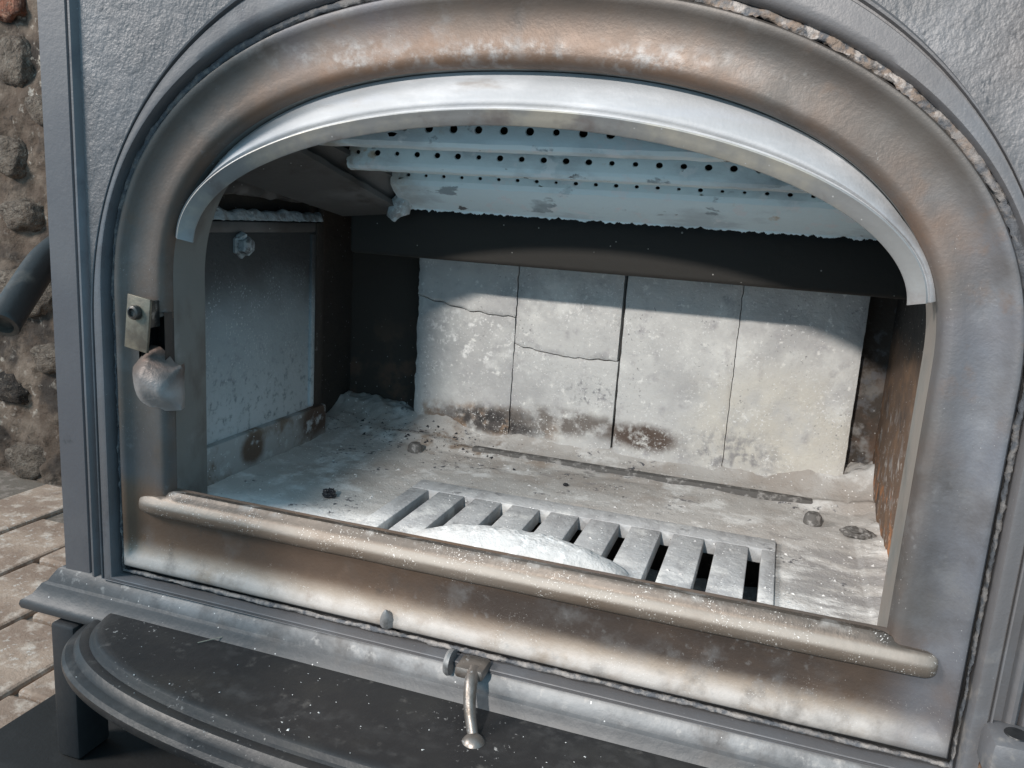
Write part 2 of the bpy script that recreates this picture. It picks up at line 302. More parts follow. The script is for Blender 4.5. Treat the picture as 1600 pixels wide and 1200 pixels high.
def tube(name, path, radii, m, parent=None, n=16, caps=True, disp=0, dsc=200, smooth=60):
    path = [Vector(p) for p in path]; rows = []
    if not hasattr(radii, '__len__'): radii = [radii]*len(path)
    up = None
    for i, p in enumerate(path):
        t = (path[min(i+1, len(path)-1)] - path[max(i-1, 0)]).normalized()
        if up is None: up = t.orthogonal().normalized()
        up = (up - t*up.dot(t)).normalized(); sd = t.cross(up)
        row = []
        for k in range(n):
            a = 2*PI*k/n; d = up*math.cos(a)+sd*math.sin(a); q = p+d*radii[i]
            if disp: q += d*disp*noise.noise(q*dsc)
            row.append(q)
        rows.append(row)
    v, f = grid(rows, closed_u=True)
    if caps: f.append(tuple(range(n))); f.append(tuple(range(len(v)-n, len(v))))
    return mk(name, v, f, m, parent, smooth)
def spline(pts, k=8):
    P = [Vector(p) for p in pts]; P = [2*P[0]-P[1]]+P+[2*P[-1]-P[-2]]; out = []
    for i in range(1, len(P)-2):
        for j in range(k):
            t = j/k; a, b, c, d = P[i-1:i+3]
            out.append(.5*((2*b)+(c-a)*t+(2*a-5*b+4*c-d)*t*t+(3*b-a-3*c+d)*t**3))
    out.append(P[-2]); return out
def lathe(name, prof, m, parent, loc, axis=(0, 0, 1), n=24, smooth=40):
    q = Vector((0, 0, 1)).rotation_difference(Vector(axis)); loc = Vector(loc)
    rows = [[loc+q@Vector((r*math.cos(2*PI*k/n), r*math.sin(2*PI*k/n), h)) for k in range(n)] for r, h in prof]
    v, f = grid(rows, closed_u=True); f.append(tuple(range(n))); f.append(tuple(range(len(v)-n, len(v))))
    return mk(name, v, f, m, parent, smooth)
def thing(name, label, cat, loc):
    e = bpy.data.objects.new(name, None); COL.objects.link(e); e.location = loc; e.empty_display_size = .05
    e['label'] = label; e['category'] = cat; return e
def tag(o, label, cat, group=None, kind=None):
    o['label'] = label; o['category'] = cat
    if group: o['group'] = group
    if kind: o['kind'] = kind
    return o
def fbm(p, s, o=4): 
    r = 0; a = 1
    for _ in range(o): r += a*noise.noise(Vector(p)*s); s *= 2.1; a *= .5
    return r

# ------------------------------------------------------------------ hearth and background wall (setting)
hearth = mk('hearth_floor', [(-2.2, -1.6, -.008), (2.2, -1.6, -.008), (2.2, .62, -.008), (-2.2, .62, -.008)], [(0, 1, 2, 3)], 'paverjoint')
hearth['kind'] = 'structure'
pvm = [boxmesh('paver', -.053, .053, -.110, .110, -.03, 0, .004, 2) for _ in range(6)]
for i, me in enumerate(pvm):
    for v in me.vertices:
        v.co.z += .003*noise.noise(Vector((v.co.x*14+i*5, v.co.y*9, i))); v.co.x += .002*noise.noise(v.co*30+Vector((i, 0, 0)))
    me.materials.append(M['paver'])
for ix in range(-3, 8):
    for iy in range(-4, 4):
        x = -.532-.113*ix; y = .253+.115+.226*iy-(.113 if ix % 2 == 0 else 0)
        if y > .47 or y < -.75 or x > -.36: continue
        o = bpy.data.objects.new('paver', random.choice(pvm)); COL.objects.link(o); o.parent = hearth
        o.location = (x+random.uniform(-.002, .002), y, random.uniform(-.002, .002)); o.rotation_euler = (random.uniform(-.006, .006), random.uniform(-.01, .01), random.choice((0, PI))+random.uniform(-.012, .012))
pad = box('hearth_pad', -.432, .60, -.40, .36, .001, .006, 'pad', None, .003)
tag(pad, 'flat black hearth pad under the stove leg beside the brick pavers', 'floor pad')

wall = thing('rubble_wall', 'sooty rubble and brick wall with rough mortar behind the stove', 'wall', (-.6, .5, 0))
rows = []
for i in range(261):
    z = -.03+1.3*i/260; r = []
    for j in range(181):
        x = -1.25+.90*j/180
        r.append((x, .500-.016*fbm((x, z, 3), 9, 5)-.007*abs(fbm((x, z, 9), 34, 4)), z))
    rows.append(r)
v, f = grid(rows); mk('mortar_face', v, f, 'mortar', wall, 180)
box('wall_core', -1.7, 1.2, .53, .70, -.03, 1.5, 'mortar', wall)
def stone_mesh(seed, boxy):
    bm = bmesh.new(); bmesh.ops.create_icosphere(bm, subdivisions=4, radius=1)
    for q in bm.verts:
        p = q.co.copy(); k = max(abs(p.x), abs(p.y), abs(p.z)); p = p.lerp(p/k, boxy)
        p *= 1+.22*noise.noise(q.co*1.3+Vector((seed*7, 0, 0)))+.12*noise.noise(q.co*3.5+Vector((seed, 3, 0)))+.05*noise.noise(q.co*9+Vector((seed, 3, 0)))
        q.co = p
    me = bpy.data.meshes.new('stone'); bm.to_mesh(me); bm.free()
    me.polygons.foreach_set('use_smooth', [True]*len(me.polygons)); return me
sm = {}
for k, mt in enumerate(('redbrick', 'sootstone', 'brownstone')):
    for s in range(3):
        me = stone_mesh(k*3+s, .55 if k == 0 else .25); me.materials.append(M[mt]); sm[(mt, s)] = me
def stone(x, z, w, h, mt, out=.006, rot=0):
    o = bpy.data.objects.new('brick' if mt == 'redbrick' else 'stone', sm[(mt, random.randrange(3))]); COL.objects.link(o); o.parent = wall
    o.location = Vector((x, .514-out, z))-wall.location; o.scale = (w/2, .026, h/2); o.rotation_euler = (0, rot, 0)
hand = [(-.775, .905, .12, .13, 'sootstone'), (-.815, .72, .07, .11, 'sootstone'), (-.70, .65, .06, .08, 'sootstone'), (-.765, .55, .15, .08, 'sootstone'),
        (-.76, .405, .07, .05, 'redbrick'), (-.695, .35, .11, .05, 'redbrick'), (-.80, .30, .07, .06, 'brownstone'), (-.74, .245, .12, .075, 'sootstone'),
        (-.68, .16, .08, .06, 'redbrick'), (-.79, .15, .11, .07, 'brownstone'), (-.72, .07, .13, .07, 'brownstone'), (-.84, .06, .09, .08, 'sootstone'),
        (-.70, .45, .06, .06, 'brownstone'), (-.83, .47, .06, .05, 'brownstone'), (-.845, .40, .05, .07, 'redbrick'), (-.69, .78, .09, .09, 'brownstone'), (-.685, .99, .09, .08, 'brownstone')]
for q in hand: stone(*q, rot=random.uniform(-.2, .2))
used = [(q[0], q[1], max(q[2], q[3])) for q in hand]
for _ in range(2200):
    x = random.uniform(-1.2, -.40); z = random.uniform(.02, 1.15); w = random.uniform(.06, .14); h = random.uniform(.05, .1)
    if all(math.hypot(x-a, z-b) > (w+c)*.56 for a, b, c in used):
        used.append((x, z, w)); stone(x, z, w, h, random.choice(('redbrick', 'sootstone', 'brownstone', 'brownstone')), rot=random.uniform(-.25, .25))

# ------------------------------------------------------------------ the stove
stove = thing('wood_stove', 'grey cast iron wood stove with open arched firebox and ash lip', 'stove', (0, .2, 0))
NA, NB, NS = 96, 60, 52
def loop(a, zb, z0, b, n):
    L = []
    for i in range(NB): L.append((-a+2*a*i/NB, zb))
    for i in range(NS): L.append((a, zb+(z0-zb)*i/NS))
    for i in range(NA):
        t = PI*i/NA; c, s = math.cos(t), math.sin(t)
        L.append((a*math.copysign(abs(c)**(2/n), c), z0+b*abs(s)**(2/n)))
    for i in range(NS): L.append((-a, z0+(zb-z0)*i/NS))
    return [Vector((p[0], 0, p[1])) for p in L]
K0 = loop(.262, .248, .41, .158, 2.3); K1 = loop(.305, .177, .40, .213, 2.25); K2 = loop(.322, .1665, .36, .296, 2.2)
NL = len(K0)
def ring(A, B, t, y): return [A[i].lerp(B[i], t)+Vector((0, y, 0)) for i in range(NL)]
S0 = .045
# channel of bare steel round the opening
chp = [(0, .010), (.0015, .004), (.004, .001), (.008, 0), (.014, .0006), (.020, .0008), (.026, .0004), (.030, -.0004), (.034, -.0018), (.037, -.0042), (.040, -.0062), (.0425, -.0058), (.044, -.003), (.0448, .003)]
rows = [ring(K0, K1, s/S0, y) for s, y in chp]
for r in rows:
    for i, p in enumerate(r): p.y += .0007*fbm(p, 12, 3)
def notch(i, j):
    p = rows[i][j]; return i < 6 and p.x < -.25 and .352 < p.z < .388
v, f = grid(rows, closed_u=True, skip=notch); mk('door_frame', v, f, 'steel', stove, 50)
def dropb(r_):
    for p in r_:
        if p.z < .2485: p.z -= max(0, p.y-.010)*.60
    return r_
rows_l = [ring(K0, K1, 0, .010), ring(K0, K1, 0, .028), ring(K0, K1, 0, .046), ring(K0, K1, .25, .0465)]
rows_l = [dropb(q) for q in rows_l]
v, f = grid(rows_l, closed_u=True); mk('jamb_liner', v, f, 'liner', stove, 40)
# gasket rope sunk in its groove: rough bead
rows = []
for k in range(10):
    a = 2*PI*k/10; rr = []
    base = ring(K0, K1, .0470/S0, -.0015)
    for i, p in enumerate(base):
        nrm = (K1[i]-K0[i]).normalized()
        crust = 1.0+(1.0 if (p.z > .46 and p.x > -.1) else 0)
        d = nrm*math.cos(a)+Vector((0, -1, 0))*math.sin(a)
        r = (.0026 if p.z > .46 else .0017)+.0003*(crust-1); q = p+d*r; q += d*(.0013 if crust < 1.5 else .0028)*noise.noise(q*330)+d*.0008*noise.noise(q*120)
        rr.append(q)
    rows.append(rr)
# refine round the loop so the crust reads
def refine(row, m=3):
    out = []
    for i in range(len(row)):
        a, b = row[i], row[(i+1) % len(row)]
        for t in range(m): out.append(a.lerp(b, t/m))
    return out
R2 = []
for rr in rows:
    q = refine(rr, 4); 
    for p in q: p += Vector((noise.noise(p*420), noise.noise(p*420+Vector((9, 0, 0))), noise.noise(p*420+Vector((0, 9, 0)))))*(.0014 if (p.z > .46 and p.x > -.1) else .0006)
    R2.append(q)
v, f = grid(R2, closed_u=True, closed_v=True); mk('gasket_rope', v, f, 'gasket', stove, 60)
# smooth grey band and mouldings outside the gasket
bp = [(.00, .008), (.02, -.004), (.06, -.0095), (.14, -.0115), (.30, -.0118), (.52, -.0112), (.70, -.0112), (.74, -.0085), (.79, -.0085), (.83, -.0115), (.89, -.0118), (.93, -.0095), (.97, -.0062), (1.0, -.0055)]
K1o = ring(K0, K1, .0490/S0, 0)
rows = [[K1o[i].lerp(K2[i], t)+Vector((0, y, 0)) for i in range(NL)] for t, y in bp]
v, f = grid(rows, closed_u=True); mk('arch_moulding', v, f, 'grey_paint', stove, 45)
# groove floor behind gasket
rows = [ring(K0, K1, .95, .007), ring(K0, K1, 1.13, .007)]
v, f = grid(rows, closed_u=True); mk('gasket_groove', v, f, 'black', stove)
# textured front casting above the arch
inner = K2[NB+NS:NB+NS+NA+1]; rows = [[], [], [], []]
for p in inner:
    d = Vector((p.x, 0, p.z-.36)); 
    kx = .3285/max(abs(d.x), 1e-6); kz = (.80-.36)/max(d.z, 1e-6); o = Vector((0, 0, .36))+d*min(kx, kz)
    for k in range(4): rows[k].append(p.lerp(o, k/3)+Vector((0, -.0056, 0)))
v, f = grid(rows); mk('front_casting', v, f, 'grey_cast', stove)
for sx in (-1, 1):
    z0, z1 = .166, .80
    pr = [(.322, -.0055), (.3265, -.0056), (.3280, -.0085), (.3300, -.0100), (.3320, -.0098), (.3338, -.0075), (.3342, -.001), (.3352, -.001), (.3354, -.0065), (.3366, -.0080), (.3610, -.0085), (.3625, -.007), (.3630, -.004), (.3630, .05)]
    low = .36
    rows = []
    for z in (z0, low, z1):
        rows.append([(sx*(x if z < low+.01 else max(x, .3265)), y, z) for x, y in pr])
    rows = [[(sx*x, y, z) for x, y in pr] for z in (z0, z1)]
    # bead and corner flange run the full height
    v, f = grid([r[1:7] for r in rows]); mk('corner_bead', v, f, 'grey_paint', stove, 40)
    v, f = grid([r[6:] for r in rows]); mk('corner_flange', v, f, 'edge_paint', stove, 40)
    v, f = grid([[(sx*.322, -.0055, z0), (sx*.3266, -.0056, z0)], [(sx*.322, -.0055, .37), (sx*.3266, -.0056, .37)]]); mk('side_strip', v, f, 'grey_paint', stove)
    box('body_side', sx*.345 if sx > 0 else -.362, .362 if sx > 0 else -.345, .05, .42, .128, .80, 'edge_paint', stove, .002)
box('body_back', -.344, .344, .40, .42, .128, .79, 'edge_paint', stove, .002)
box('body_top', -.37, .37, -.02, .43, .802, .83, 'grey_cast', stove, .006)
box('body_base', -.36, .36, .02, .40, .118, .127, 'post', stove, .001)

# sill bar across the bottom of the opening
sp = [(.046, .2272), (.020, .2430), (.006, .2478), (.0006, .2484), (-.0016, .2460), (-.0026, .2430), (-.0042, .2408), (-.0060, .2388), (-.0072, .2355), (-.0070, .2318), (-.0055, .2286), (-.003, .2266), (.003, .2262)]
rows = []
xs = [-.2905, -.2900, -.2888, -.287, -.284]+[-.276+.552*i/70 for i in range(71)]+[.284, .287, .2888, .2900, .2905]
cz = .2330
for x in xs:
    e = min(1.0, (.2906-abs(x))/(.010 if x > 0 else .022)); k = math.sqrt(max(0, 1-(1-e)**2)); rr = []
    for q, (y, z) in enumerate(sp):
        if abs(x) > .2600 and q < 5:
            t_ = min(1, (abs(x)-.2600)/.0120); t_ = t_*t_*(3-2*t_); y, z = min(y, .004)+(.004-min(y, .004))*t_, z+(.2425-z)*t_
        rr.append((x, y*(k if y < 0 else 1)+.0003*noise.noise(Vector((x*30, z*80, 0))), cz+(z-cz)*(.35+.65*k)+.0003*noise.noise(Vector((x*24, y*90, 5)))))
    rows.append(rr)
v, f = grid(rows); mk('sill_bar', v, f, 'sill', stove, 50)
# small stud on the lower rim
lathe('rim_stud', [(.0062, -.002), (.0056, .002), (.0030, .008), (.0010, .0115), (.0003, .012)], 'rod', stove, (-.066, -.004, .1845), (.05, -.45, .89), 10)

# arched air-wash lip inside the top of the opening
def arc(a, z0, b, n, k=120, lo=.0):
    P = []
    t0 = lo
    for i in range(k+1):
        t = t0+(PI-2*t0)*i/k; c, s = math.cos(t), math.sin(t)
        P.append(Vector((a*math.copysign(abs(c)**(2/n), c), 0, z0+b*abs(s)**(2/n))))
    return P
A_cr = arc(.2535, .4445, .0995, 1.99, lo=.015); A_low = arc(.2440, .4420, .0920, 1.98, lo=.015)
def k0z(x): return .41+.158*(max(0, 1-(abs(x)/.262)**2.3))**(1/2.3)
A_top = [Vector((p.x*1.038, 0, max(k0z(p.x*1.038)-.0005, p.z+.002))) for p in A_cr]
def arow(A, B, t, y): return [A[i].lerp(B[i], t)+Vector((0, y+.0004*noise.noise(A[i]*25), 0)) for i in range(len(A))]
rows = [arow(A_top, A_cr, t, y) for t, y in ((0, .0165), (.25, .0130), (.50, .0094), (.74, .0064), (.84, .0056), (.90, .0062), (.95, .0072), (1.0, .0068))]
v, f = grid(rows); aw = mk('air_wash_lip', v, f, 'airwash', stove, 60)
rows = [arow(A_cr, A_low, t, y) for t, y in ((0, .0068), (.04, .0040), (.12, .0036), (.24, .0046), (.5, .0070), (.93, .0098), (1.0, .0112), (.90, .0130), (.0, .0120))]
rows.append(arow(A_top, A_cr, .0, .021))
v, f = grid(rows); mk('lower_flange', v, f, 'airwash_lower', aw, 40)
for i in (0, -1):
    ptsl = [r[i] for r in rows]+[A_top[i]+Vector((0, .0165, 0))]; n_ = len(ptsl); c = sum(ptsl, Vector())/n_
    mk('end_cap', ptsl+[c], [(k, (k+1) % n_, n_) for k in range(n_)], 'airwash_lower', aw)

# latch catch on the left jamb
pocket = [(-.2855, -.2615, .352, .388)]
x0, x1, z0, z1 = -.284, -.2622, .350, .390
mk('catch_pocket', [(x0, .0, z0), (x1, .0, z0), (x1, .0, z1), (x0, .0, z1), (x0, .018, z0), (x1, .018, z0), (x1, .018, z1), (x0, .018, z1)],
   [(4, 5, 6, 7), (0, 1, 5, 4), (2, 3, 7, 6), (0, 3, 7, 4), (1, 2, 6, 5)], 'black', stove)
rows = []
for i in range(25):
    u = i/24; r = []
    for j in range(27):
        w = min(1, j/24); x = -.2965+.0475*w; z = .318+.044*u*(1-.25*max(0, min(1, (w-.5)/.4)))
        prof = max(0, math.sin(PI*u)**1.25 if u < .5 else math.cos((u-.5)*PI)**.8)
        side = math.sin(min(1, w/.5)*PI/2)**1.4*math.sqrt(max(0, 1-max(0, (w-.78)/.22)**2))
        y = .0015-.0165*prof*side+(.012*max(0, u-.62)/.38)*(1-w)
        if j > 24: x -= .004*(j-24); y = .006+.004*(j-24)
        r.append((x+.0008*noise.noise(Vector((u*5, w*5, 1))), y+.0005*fbm((x, z, 0), 70, 3), z-.004*math.sin(w*PI)*(1-u)-.002*w*(1-u)))
    rows.append(r)
v, f = grid(rows); mk('catch_ramp', v, f, 'catch', stove, 60)
cp = box('catch_plate', -.0112, .0112, -.0012, .0012, -.0205, .0205, 'brass', stove, .0005)
cp.location = Vector((-.2770, -.0105, .3815))-stove.location; cp.rotation_euler = (0, math.radians(7), math.radians(-4))
sc = lathe('screw', [(.0001, .0), (.0055, 0), (.0058, -.002), (.0050, -.0042), (.0034, -.0048), (.0030, -.0028), (.0001, -.0026)], 'darkmetal', cp, (-.001, -.0012, .0085), (0, 1, 0), 20)
box('catch_spacer', -.287, -.267, -.0095, .001, .379, .399, 'darkmetal', stove, .0005)

# ------------------------------------------------------------------ firebox
box('firebox_side', -.312, -.296, .03, .345, .20, .58, 'soot', stove, 0)
box('firebox_side', .281, .312, .03, .345, .20, .58, 'rust', stove, 0)
box('firebox_back', -.312, .312, .3455, .36, .20, .58, 'backsteel', stove, 0)
box('firebox_roof', -.312, .312, .03, .36, .582, .592, 'soot', stove, 0)
box('throat_plate', -.312, .312, .0475, .052, .569, .581, 'soot', stove, 0)
# floor plate with an opening over the ash chamber, and the chamber below
GX0, GX1, GY0, GY1 = -.118, .197, .012, .166
def slab(name, x0, x1, y0, y1, z0, z1, m, par): return box(name, x0, x1, y0, y1, z0, z1, m, par, 0)
v = [(-.3, .02, .2265), (.3, .02, .2265), (.3, .35, .2265), (-.3, .35, .2265), (GX0+.004, .02, .2265), (GX1-.004, .02, .2265), (GX1-.004, GY1-.004, .2265), (GX0+.004, GY1-.004, .2265)]
mk('firebox_floor', v, [(0, 4, 7, 3), (5, 1, 2, 6), (7, 6, 2, 3)], 'ash', stove)
mk('ash_chamber', [(GX0-.01, .01, .15), (GX1+.01, .01, .15), (GX1+.01, GY1+.008, .15), (GX0-.01, GY1+.008, .15), (GX0-.01, .01, .226), (GX1+.01, .01, .226), (GX1+.01, GY1+.008, .226), (GX0-.01, GY1+.008, .226)],
   [(0, 1, 2, 3), (0, 1, 5, 4), (1, 2, 6, 5), (2, 3, 7, 6), (3, 0, 4, 7)], 'soot', stove)
# left iron panel with its rail and bolt
pan = box('side_panel', -.2955, -.280, .052, .252, .262, .4585, 'sidepanel', stove, .003)
box('panel_border', -.2945, -.2782, .238, .2525, .263, .4580, 'soot', pan, .002)
box('panel_border', -.2945, -.2785, .054, .2375, .4480, .4580, 'rail', pan, .002)
box('panel_border', -.2945, -.2770, .2280, .2360, .268, .4470, 'sidepanel', pan, .002)
rl = box('bottom_rail', -.2945, -.2735, .050, .2555, .2285, .2665, 'panelrail', pan, .003)
bt = lathe('bolt', [(.0001, 0), (.0115, 0), (.0115, .0025), (.0085, .003), (.0085, .0095), (.006, .0115), (.0001, .012)], 'dullbolt', pan, (-.2805, .116, .4370), (1, 0, 0), 6, 20)
tube('bolt_crust', [(-.2795, .113, .4475), (-.277, .114, .4440), (-.275, .1145, .440)], [.003, .0055, .003], 'crust', pan, 10, True, .002, 300)
rows = []
for i in range(60):
    y = .052+.20*i/59; r = []
    for j in range(7):
        w = j/6; r.append((-.296+.0165*w, y, .4588+.009*math.sin(PI*(.15+.8*(1-w)))*(1+.5*noise.noise(Vector((y*60, 0, 1))))*(1 if w < .99 else .0)+.0015*noise.noise(Vector((y*200, w*9, 0)))))
    rows.append(r)
v, f = grid(rows); lp = mk('ledge_ash', v, f, 'crust', None, 60)
tag(lp, 'pale strip of ash lying along the top edge of the left firebox panel', 'ash', None, 'stuff')
# corner post behind the panel, crusty shelf above it
tube('corner_seam', [(-.291, .266, z/1000) for z in range(232, 476, 6)], .0042, 'soot', stove, 8, True, .001, 150)
rows = []
for i in range(50):
    y = .05+.24*i/49; r = []
    for j, (x, z) in enumerate(((-.296, .482), (-.288, .481), (-.283, .484), (-.282, .492), (-.287, .503), (-.296, .512))):
        r.append((x+.003*fbm((y, z, 2), 50, 4), y, z+.004*fbm((y, j, 3), 45, 4)-.03*max(0, y-.1)))
    rows.append(r)
v, f = grid(rows); mk('upper_ledge', v, f, 'rail', stove, 50)

# secondary-air plates with real drilled holes
def holed(name, prof, hole_t, x0, x1, holes, rad, m, parent, seg=20):
    """facet prof[0]->prof[1] carries the holes; further profile points follow below"""
    a, b = Vector((0, *prof[0])), Vector((0, *prof[1])); ex = Vector((1, 0, 0)); ev = (b-a); H = ev.length; ev.normalize(); nn = Vector((0, 1, .35)).normalized()
    V, F = [], []
    def P(x, t): return a+ev*t+ex*x
    c = hole_t*H; sp = holes[1]-holes[0]; edges = [holes[0]-sp/2]+[h+sp/2 for h in holes]
    def quad(x0_, x1_):
        k = len(V); V.extend([P(x0_, 0), P(x1_, 0), P(x1_, H), P(x0_, H)]); F.append((k, k+1, k+2, k+3))
    if x0 < edges[0]: quad(x0, edges[0])
    if x1 > edges[-1]: quad(edges[-1], x1)
    for h, xl, xr in zip(holes, edges[:-1], edges[1:]):
        k = len(V); cir, out, inn = [], [], []
        rr = rad*random.choice((.8, .92, .96, 1.0, 1.0, 1.03, 1.06))
        for q in range(seg):
            th = 2*PI*q/seg+PI/4; dx, dt = math.cos(th), math.sin(th)
            cir.append(P(h+rr*dx, c+rr*dt)); inn.append(P(h+rr*dx, c+rr*dt)+nn*.0022)
            cs = [(xr, H), (xl, H), (xl, 0), (xr, 0)]; qs = seg//4; a_, b_ = cs[q//qs], cs[(q//qs+1) % 4]; w_ = (q % qs)/qs
            out.append(P(a_[0]+(b_[0]-a_[0])*w_, a_[1]+(b_[1]-a_[1])*w_))
        V.extend(cir+out+inn)
        for q in range(seg):
            n2 = (q+1) % seg
            F.append((k+q, k+n2, k+seg+n2, k+seg+q)); F.append((k+q, k+n2, k+2*seg+n2, k+2*seg+q))
    # rest of the profile
    nx = 120; rows = []
    for pi_, (y, z) in enumerate(prof[1:]):
        rows.append([Vector((x0+(x1-x0)*i/nx, y, z)) for i in range(nx+1)])
    for pi_, r in enumerate(rows[1:], 1):
        for p in r: p.y += .0008*noise.noise(p*40); p.z += .0006*noise.noise(p*70)
    g, gf = grid(rows); k = len(V); V.extend(g); F.extend([tuple(q+k for q in t) for t in gf])
    bm = bmesh.new(); me = bpy.data.meshes.new(name); me.from_pydata([tuple(p) for p in V], [], F)
    bm.from_mesh(me); bmesh.ops.remove_doubles(bm, verts=bm.verts[:], dist=.00002); bmesh.ops.recalc_face_normals(bm, faces=bm.faces[:]); bm.to_mesh(me); bm.free()
    o = fin(name, me, m, parent, 30)
    # dark tube cavity behind the holes
    y0 = max(prof[0][0], prof[1][0])
    mk('air_channel', [(x0, y0+.004, prof[0][1]+.012), (x1, y0+.004, prof[0][1]+.012), (x1, y0+.014, prof[1][1]+.004), (x0, y0+.014, prof[1][1]+.004)], [(0, 1, 2, 3)], 'soot', o)
    return o
holed('air_plate', [(.068, .5620), (.0580, .5290), (.0572, .5260), (.0590, .5230), (.0640, .5212), (.074, .5225), (.120, .5320)], .80, -.205, .285, [-.1355+.0190*i for i in range(20)], .0031, 'plate_hot', stove)
holed('air_plate', [(.1270, .5300), (.1195, .5140), (.1190, .5112), (.1210, .5085), (.1260, .5070), (.136, .5085), (.178, .5180)], .56, -.178, .285, [-.1700+.0178*i for i in range(24)], .0027, 'plate_hot', stove)
p3 = holed('air_plate', [(.1790, .5160), (.1715, .5030), (.1722, .4985), (.178, .4930), (.190, .4860), (.204, .4790)], .70, -.164, .288, [-.1480+.0169*i for i in range(25)], .0019, 'plate_hot', stove)
# ragged scale hanging at the lower edge of the last plate
rows = []; nx = 700
for k in range(3):
    r = []
    for i in range(nx+1):
        x = -.160+.445*i/nx
        d = .0018+.0014*noise.noise(Vector((x*90, 1, 0)))+.0016*abs(noise.noise(Vector((x*700, 4, 0))))+.0012*noise.noise(Vector((x*260, 7, 0)))
        r.append((x, .204+.0005*k, .4800-d*k/2*1.2))
    rows.append(r)
v, f = grid(rows); mk('scale_fringe', v, f, 'plate_hot', p3)
tube('ash_clump', [(-.160, .196, .487), (-.165, .194, .480), (-.169, .193, .474), (-.173, .193, .468)], [.007, .0085, .007, .0035], 'crust', p3, 14, True, .005, 160)
# dark baffle beam in front of the firebricks
me = boxmesh('baffle_beam', -.230, .2955, .2185, .236, .4325, .4815, .004, 3)
fin('baffle_beam', me, 'baffle', stove, 40)
box('baffle_floor', -.232, .2955, .2365, .345, .450, .462, 'soot', stove, .001)
# sloping side rails at the left of the ceiling
def plank(name, c, th, m, par):
    c = [Vector(p) for p in c]; n = (c[1]-c[0]).cross(c[3]-c[0]).normalized()*th
    rows = []; N_ = 24
    for k in range(N_+1):
        t = k/N_; a = c[0].lerp(c[1], t); b = c[3].lerp(c[2], t); j = Vector((0, 0, .0018*noise.noise(a*60)))
        rows.append([a+j, a.lerp(b, .5), b-j, b+n, a.lerp(b, .5)+n, a+n])
    v, f = grid(rows, closed_u=True); f += [tuple(range(6)), tuple(range(len(v)-6, len(v)))]
    return mk(name, v, f, m, par, 40)
plank('side_rail', [(-.262, .035, .5050), (-.238, .2175, .4720), (-.166, .2080, .4790), (-.196, .045, .5290)], .006, 'rail', stove)
plank('side_rail', [(-.236, .046, .5225), (-.172, .205, .4860), (-.158, .200, .5020), (-.196, .050, .5400)], .004, 'rail', stove)
plank('side_rail', [(-.294, .04, .520), (-.294, .30, .490), (-.228, .25, .478), (-.255, .04, .512)], .004, 'soot', stove)

# firebricks along the back: the two on the left are cracked across
def brick(x0, x1, zb, zt, y, seed, name='firebrick', lx=None, rx=None):
    nx, nz_ = 30, 44; rows = []
    for i in range(nz_+1):
        r = []
        for j in range(nx+1):
            u = j/nx; x = x0+(x1-x0)*u; b = zb(x); t = zt(x); z = b+(t-b)*i/nz_
            if lx and j == 0: x += lx(z)
            if rx and j == nx: x += rx(z)
            e = min(i, nz_-i, j, nx-j); ch = max(0, noise.noise(Vector((x*55+seed, z*55, 2)))); dy = (.0016+.003*ch) if e == 0 else ((.0004+.0016*ch) if e == 1 else 0)
            r.append(Vector((x, y+dy+.0009*fbm((x*1.0+seed, z, 0), 45, 4), z)))
        rows.append(r)
    v, f = grid(rows); n = len(v)
    border = [j for j in range(nx+1)]+[i*(nx+1)+nx for i in range(1, nz_+1)]+[nz_*(nx+1)+j for j in range(nx-1, -1, -1)]+[i*(nx+1) for i in range(nz_-1, 0, -1)]
    bk = [v[i]+Vector((0, .024, 0)) for i in border]; v = v+bk; m_ = len(border)
    for k in range(m_): f.append((border[k], border[(k+1) % m_], n+(k+1) % m_, n+k))
    f.append(tuple(range(n, n+m_)))
    return mk(name, v, f, 'firebrick', stove, 50)
cst = lambda c: (lambda x: c)
cr1 = lambda x: .386-.014*((x+.201)/.114)+.0022*noise.noise(Vector((x*90, 0, 0)))-.004*math.sin((x+.201)/.114*PI)
cr2 = lambda x: .3435-.005*((x+.087)/.114)+.0020*noise.noise(Vector((x*110, 5, 0)))-.0045*math.sin((x+.087)/.114*PI)
jl = lambda z: .0022*noise.noise(Vector((z*70, 2, 0)))+.001*noise.noise(Vector((z*260, 2, 0)))
jr = lambda z: .0011*noise.noise(Vector((z*120, 8, 0)))
brick(-.201, -.0878, cst(.226), lambda x: cr1(x)-.0006, .3205, 1, 'firebrick', jl, jr)
brick(-.2005, -.0874, lambda x: cr1(x)+.0007, cst(.448), .3188, 2, 'firebrick', jl, jr)
brick(-.0868, .0258, cst(.226), lambda x: cr2(x)-.0006, .3212, 3, 'firebrick', jr)
brick(-.0862, .0250, lambda x: cr2(x)+.0007, cst(.448), .3196, 4, 'firebrick', jr)
brick(.0285, .1408, cst(.226), cst(.449), .3192, 5, 'firebrick', lambda z: .0008*noise.noise(Vector((z*90, 21, 0))), jr)
brick(.1415, .2545, cst(.226), cst(.449), .3204, 6, 'firebrick', jr, lambda z: .0009*noise.noise(Vector((z*80, 31, 0))))

# cast grate with nine slots: frame and bars
g = stove
slots = [-.101+.0347*i for i in range(9)]; SW = .0098; zt = .2335; zb_ = .221
fr = box('grate', GX0, GX1, .1415, GY1, zb_, zt, 'grate', stove, .0012)
def bar(x0, x1):
    me = boxmesh('bar', x0, x1, GY0, .1416, zb_, zt-.0001, .0010)
    return fin('bar', me, 'grate', fr, 40)
bar(GX0, slots[0])
for a, b in zip(slots[:-1], slots[1:]): bar(a+SW, b)
bar(slots[-1]+SW, GX1)
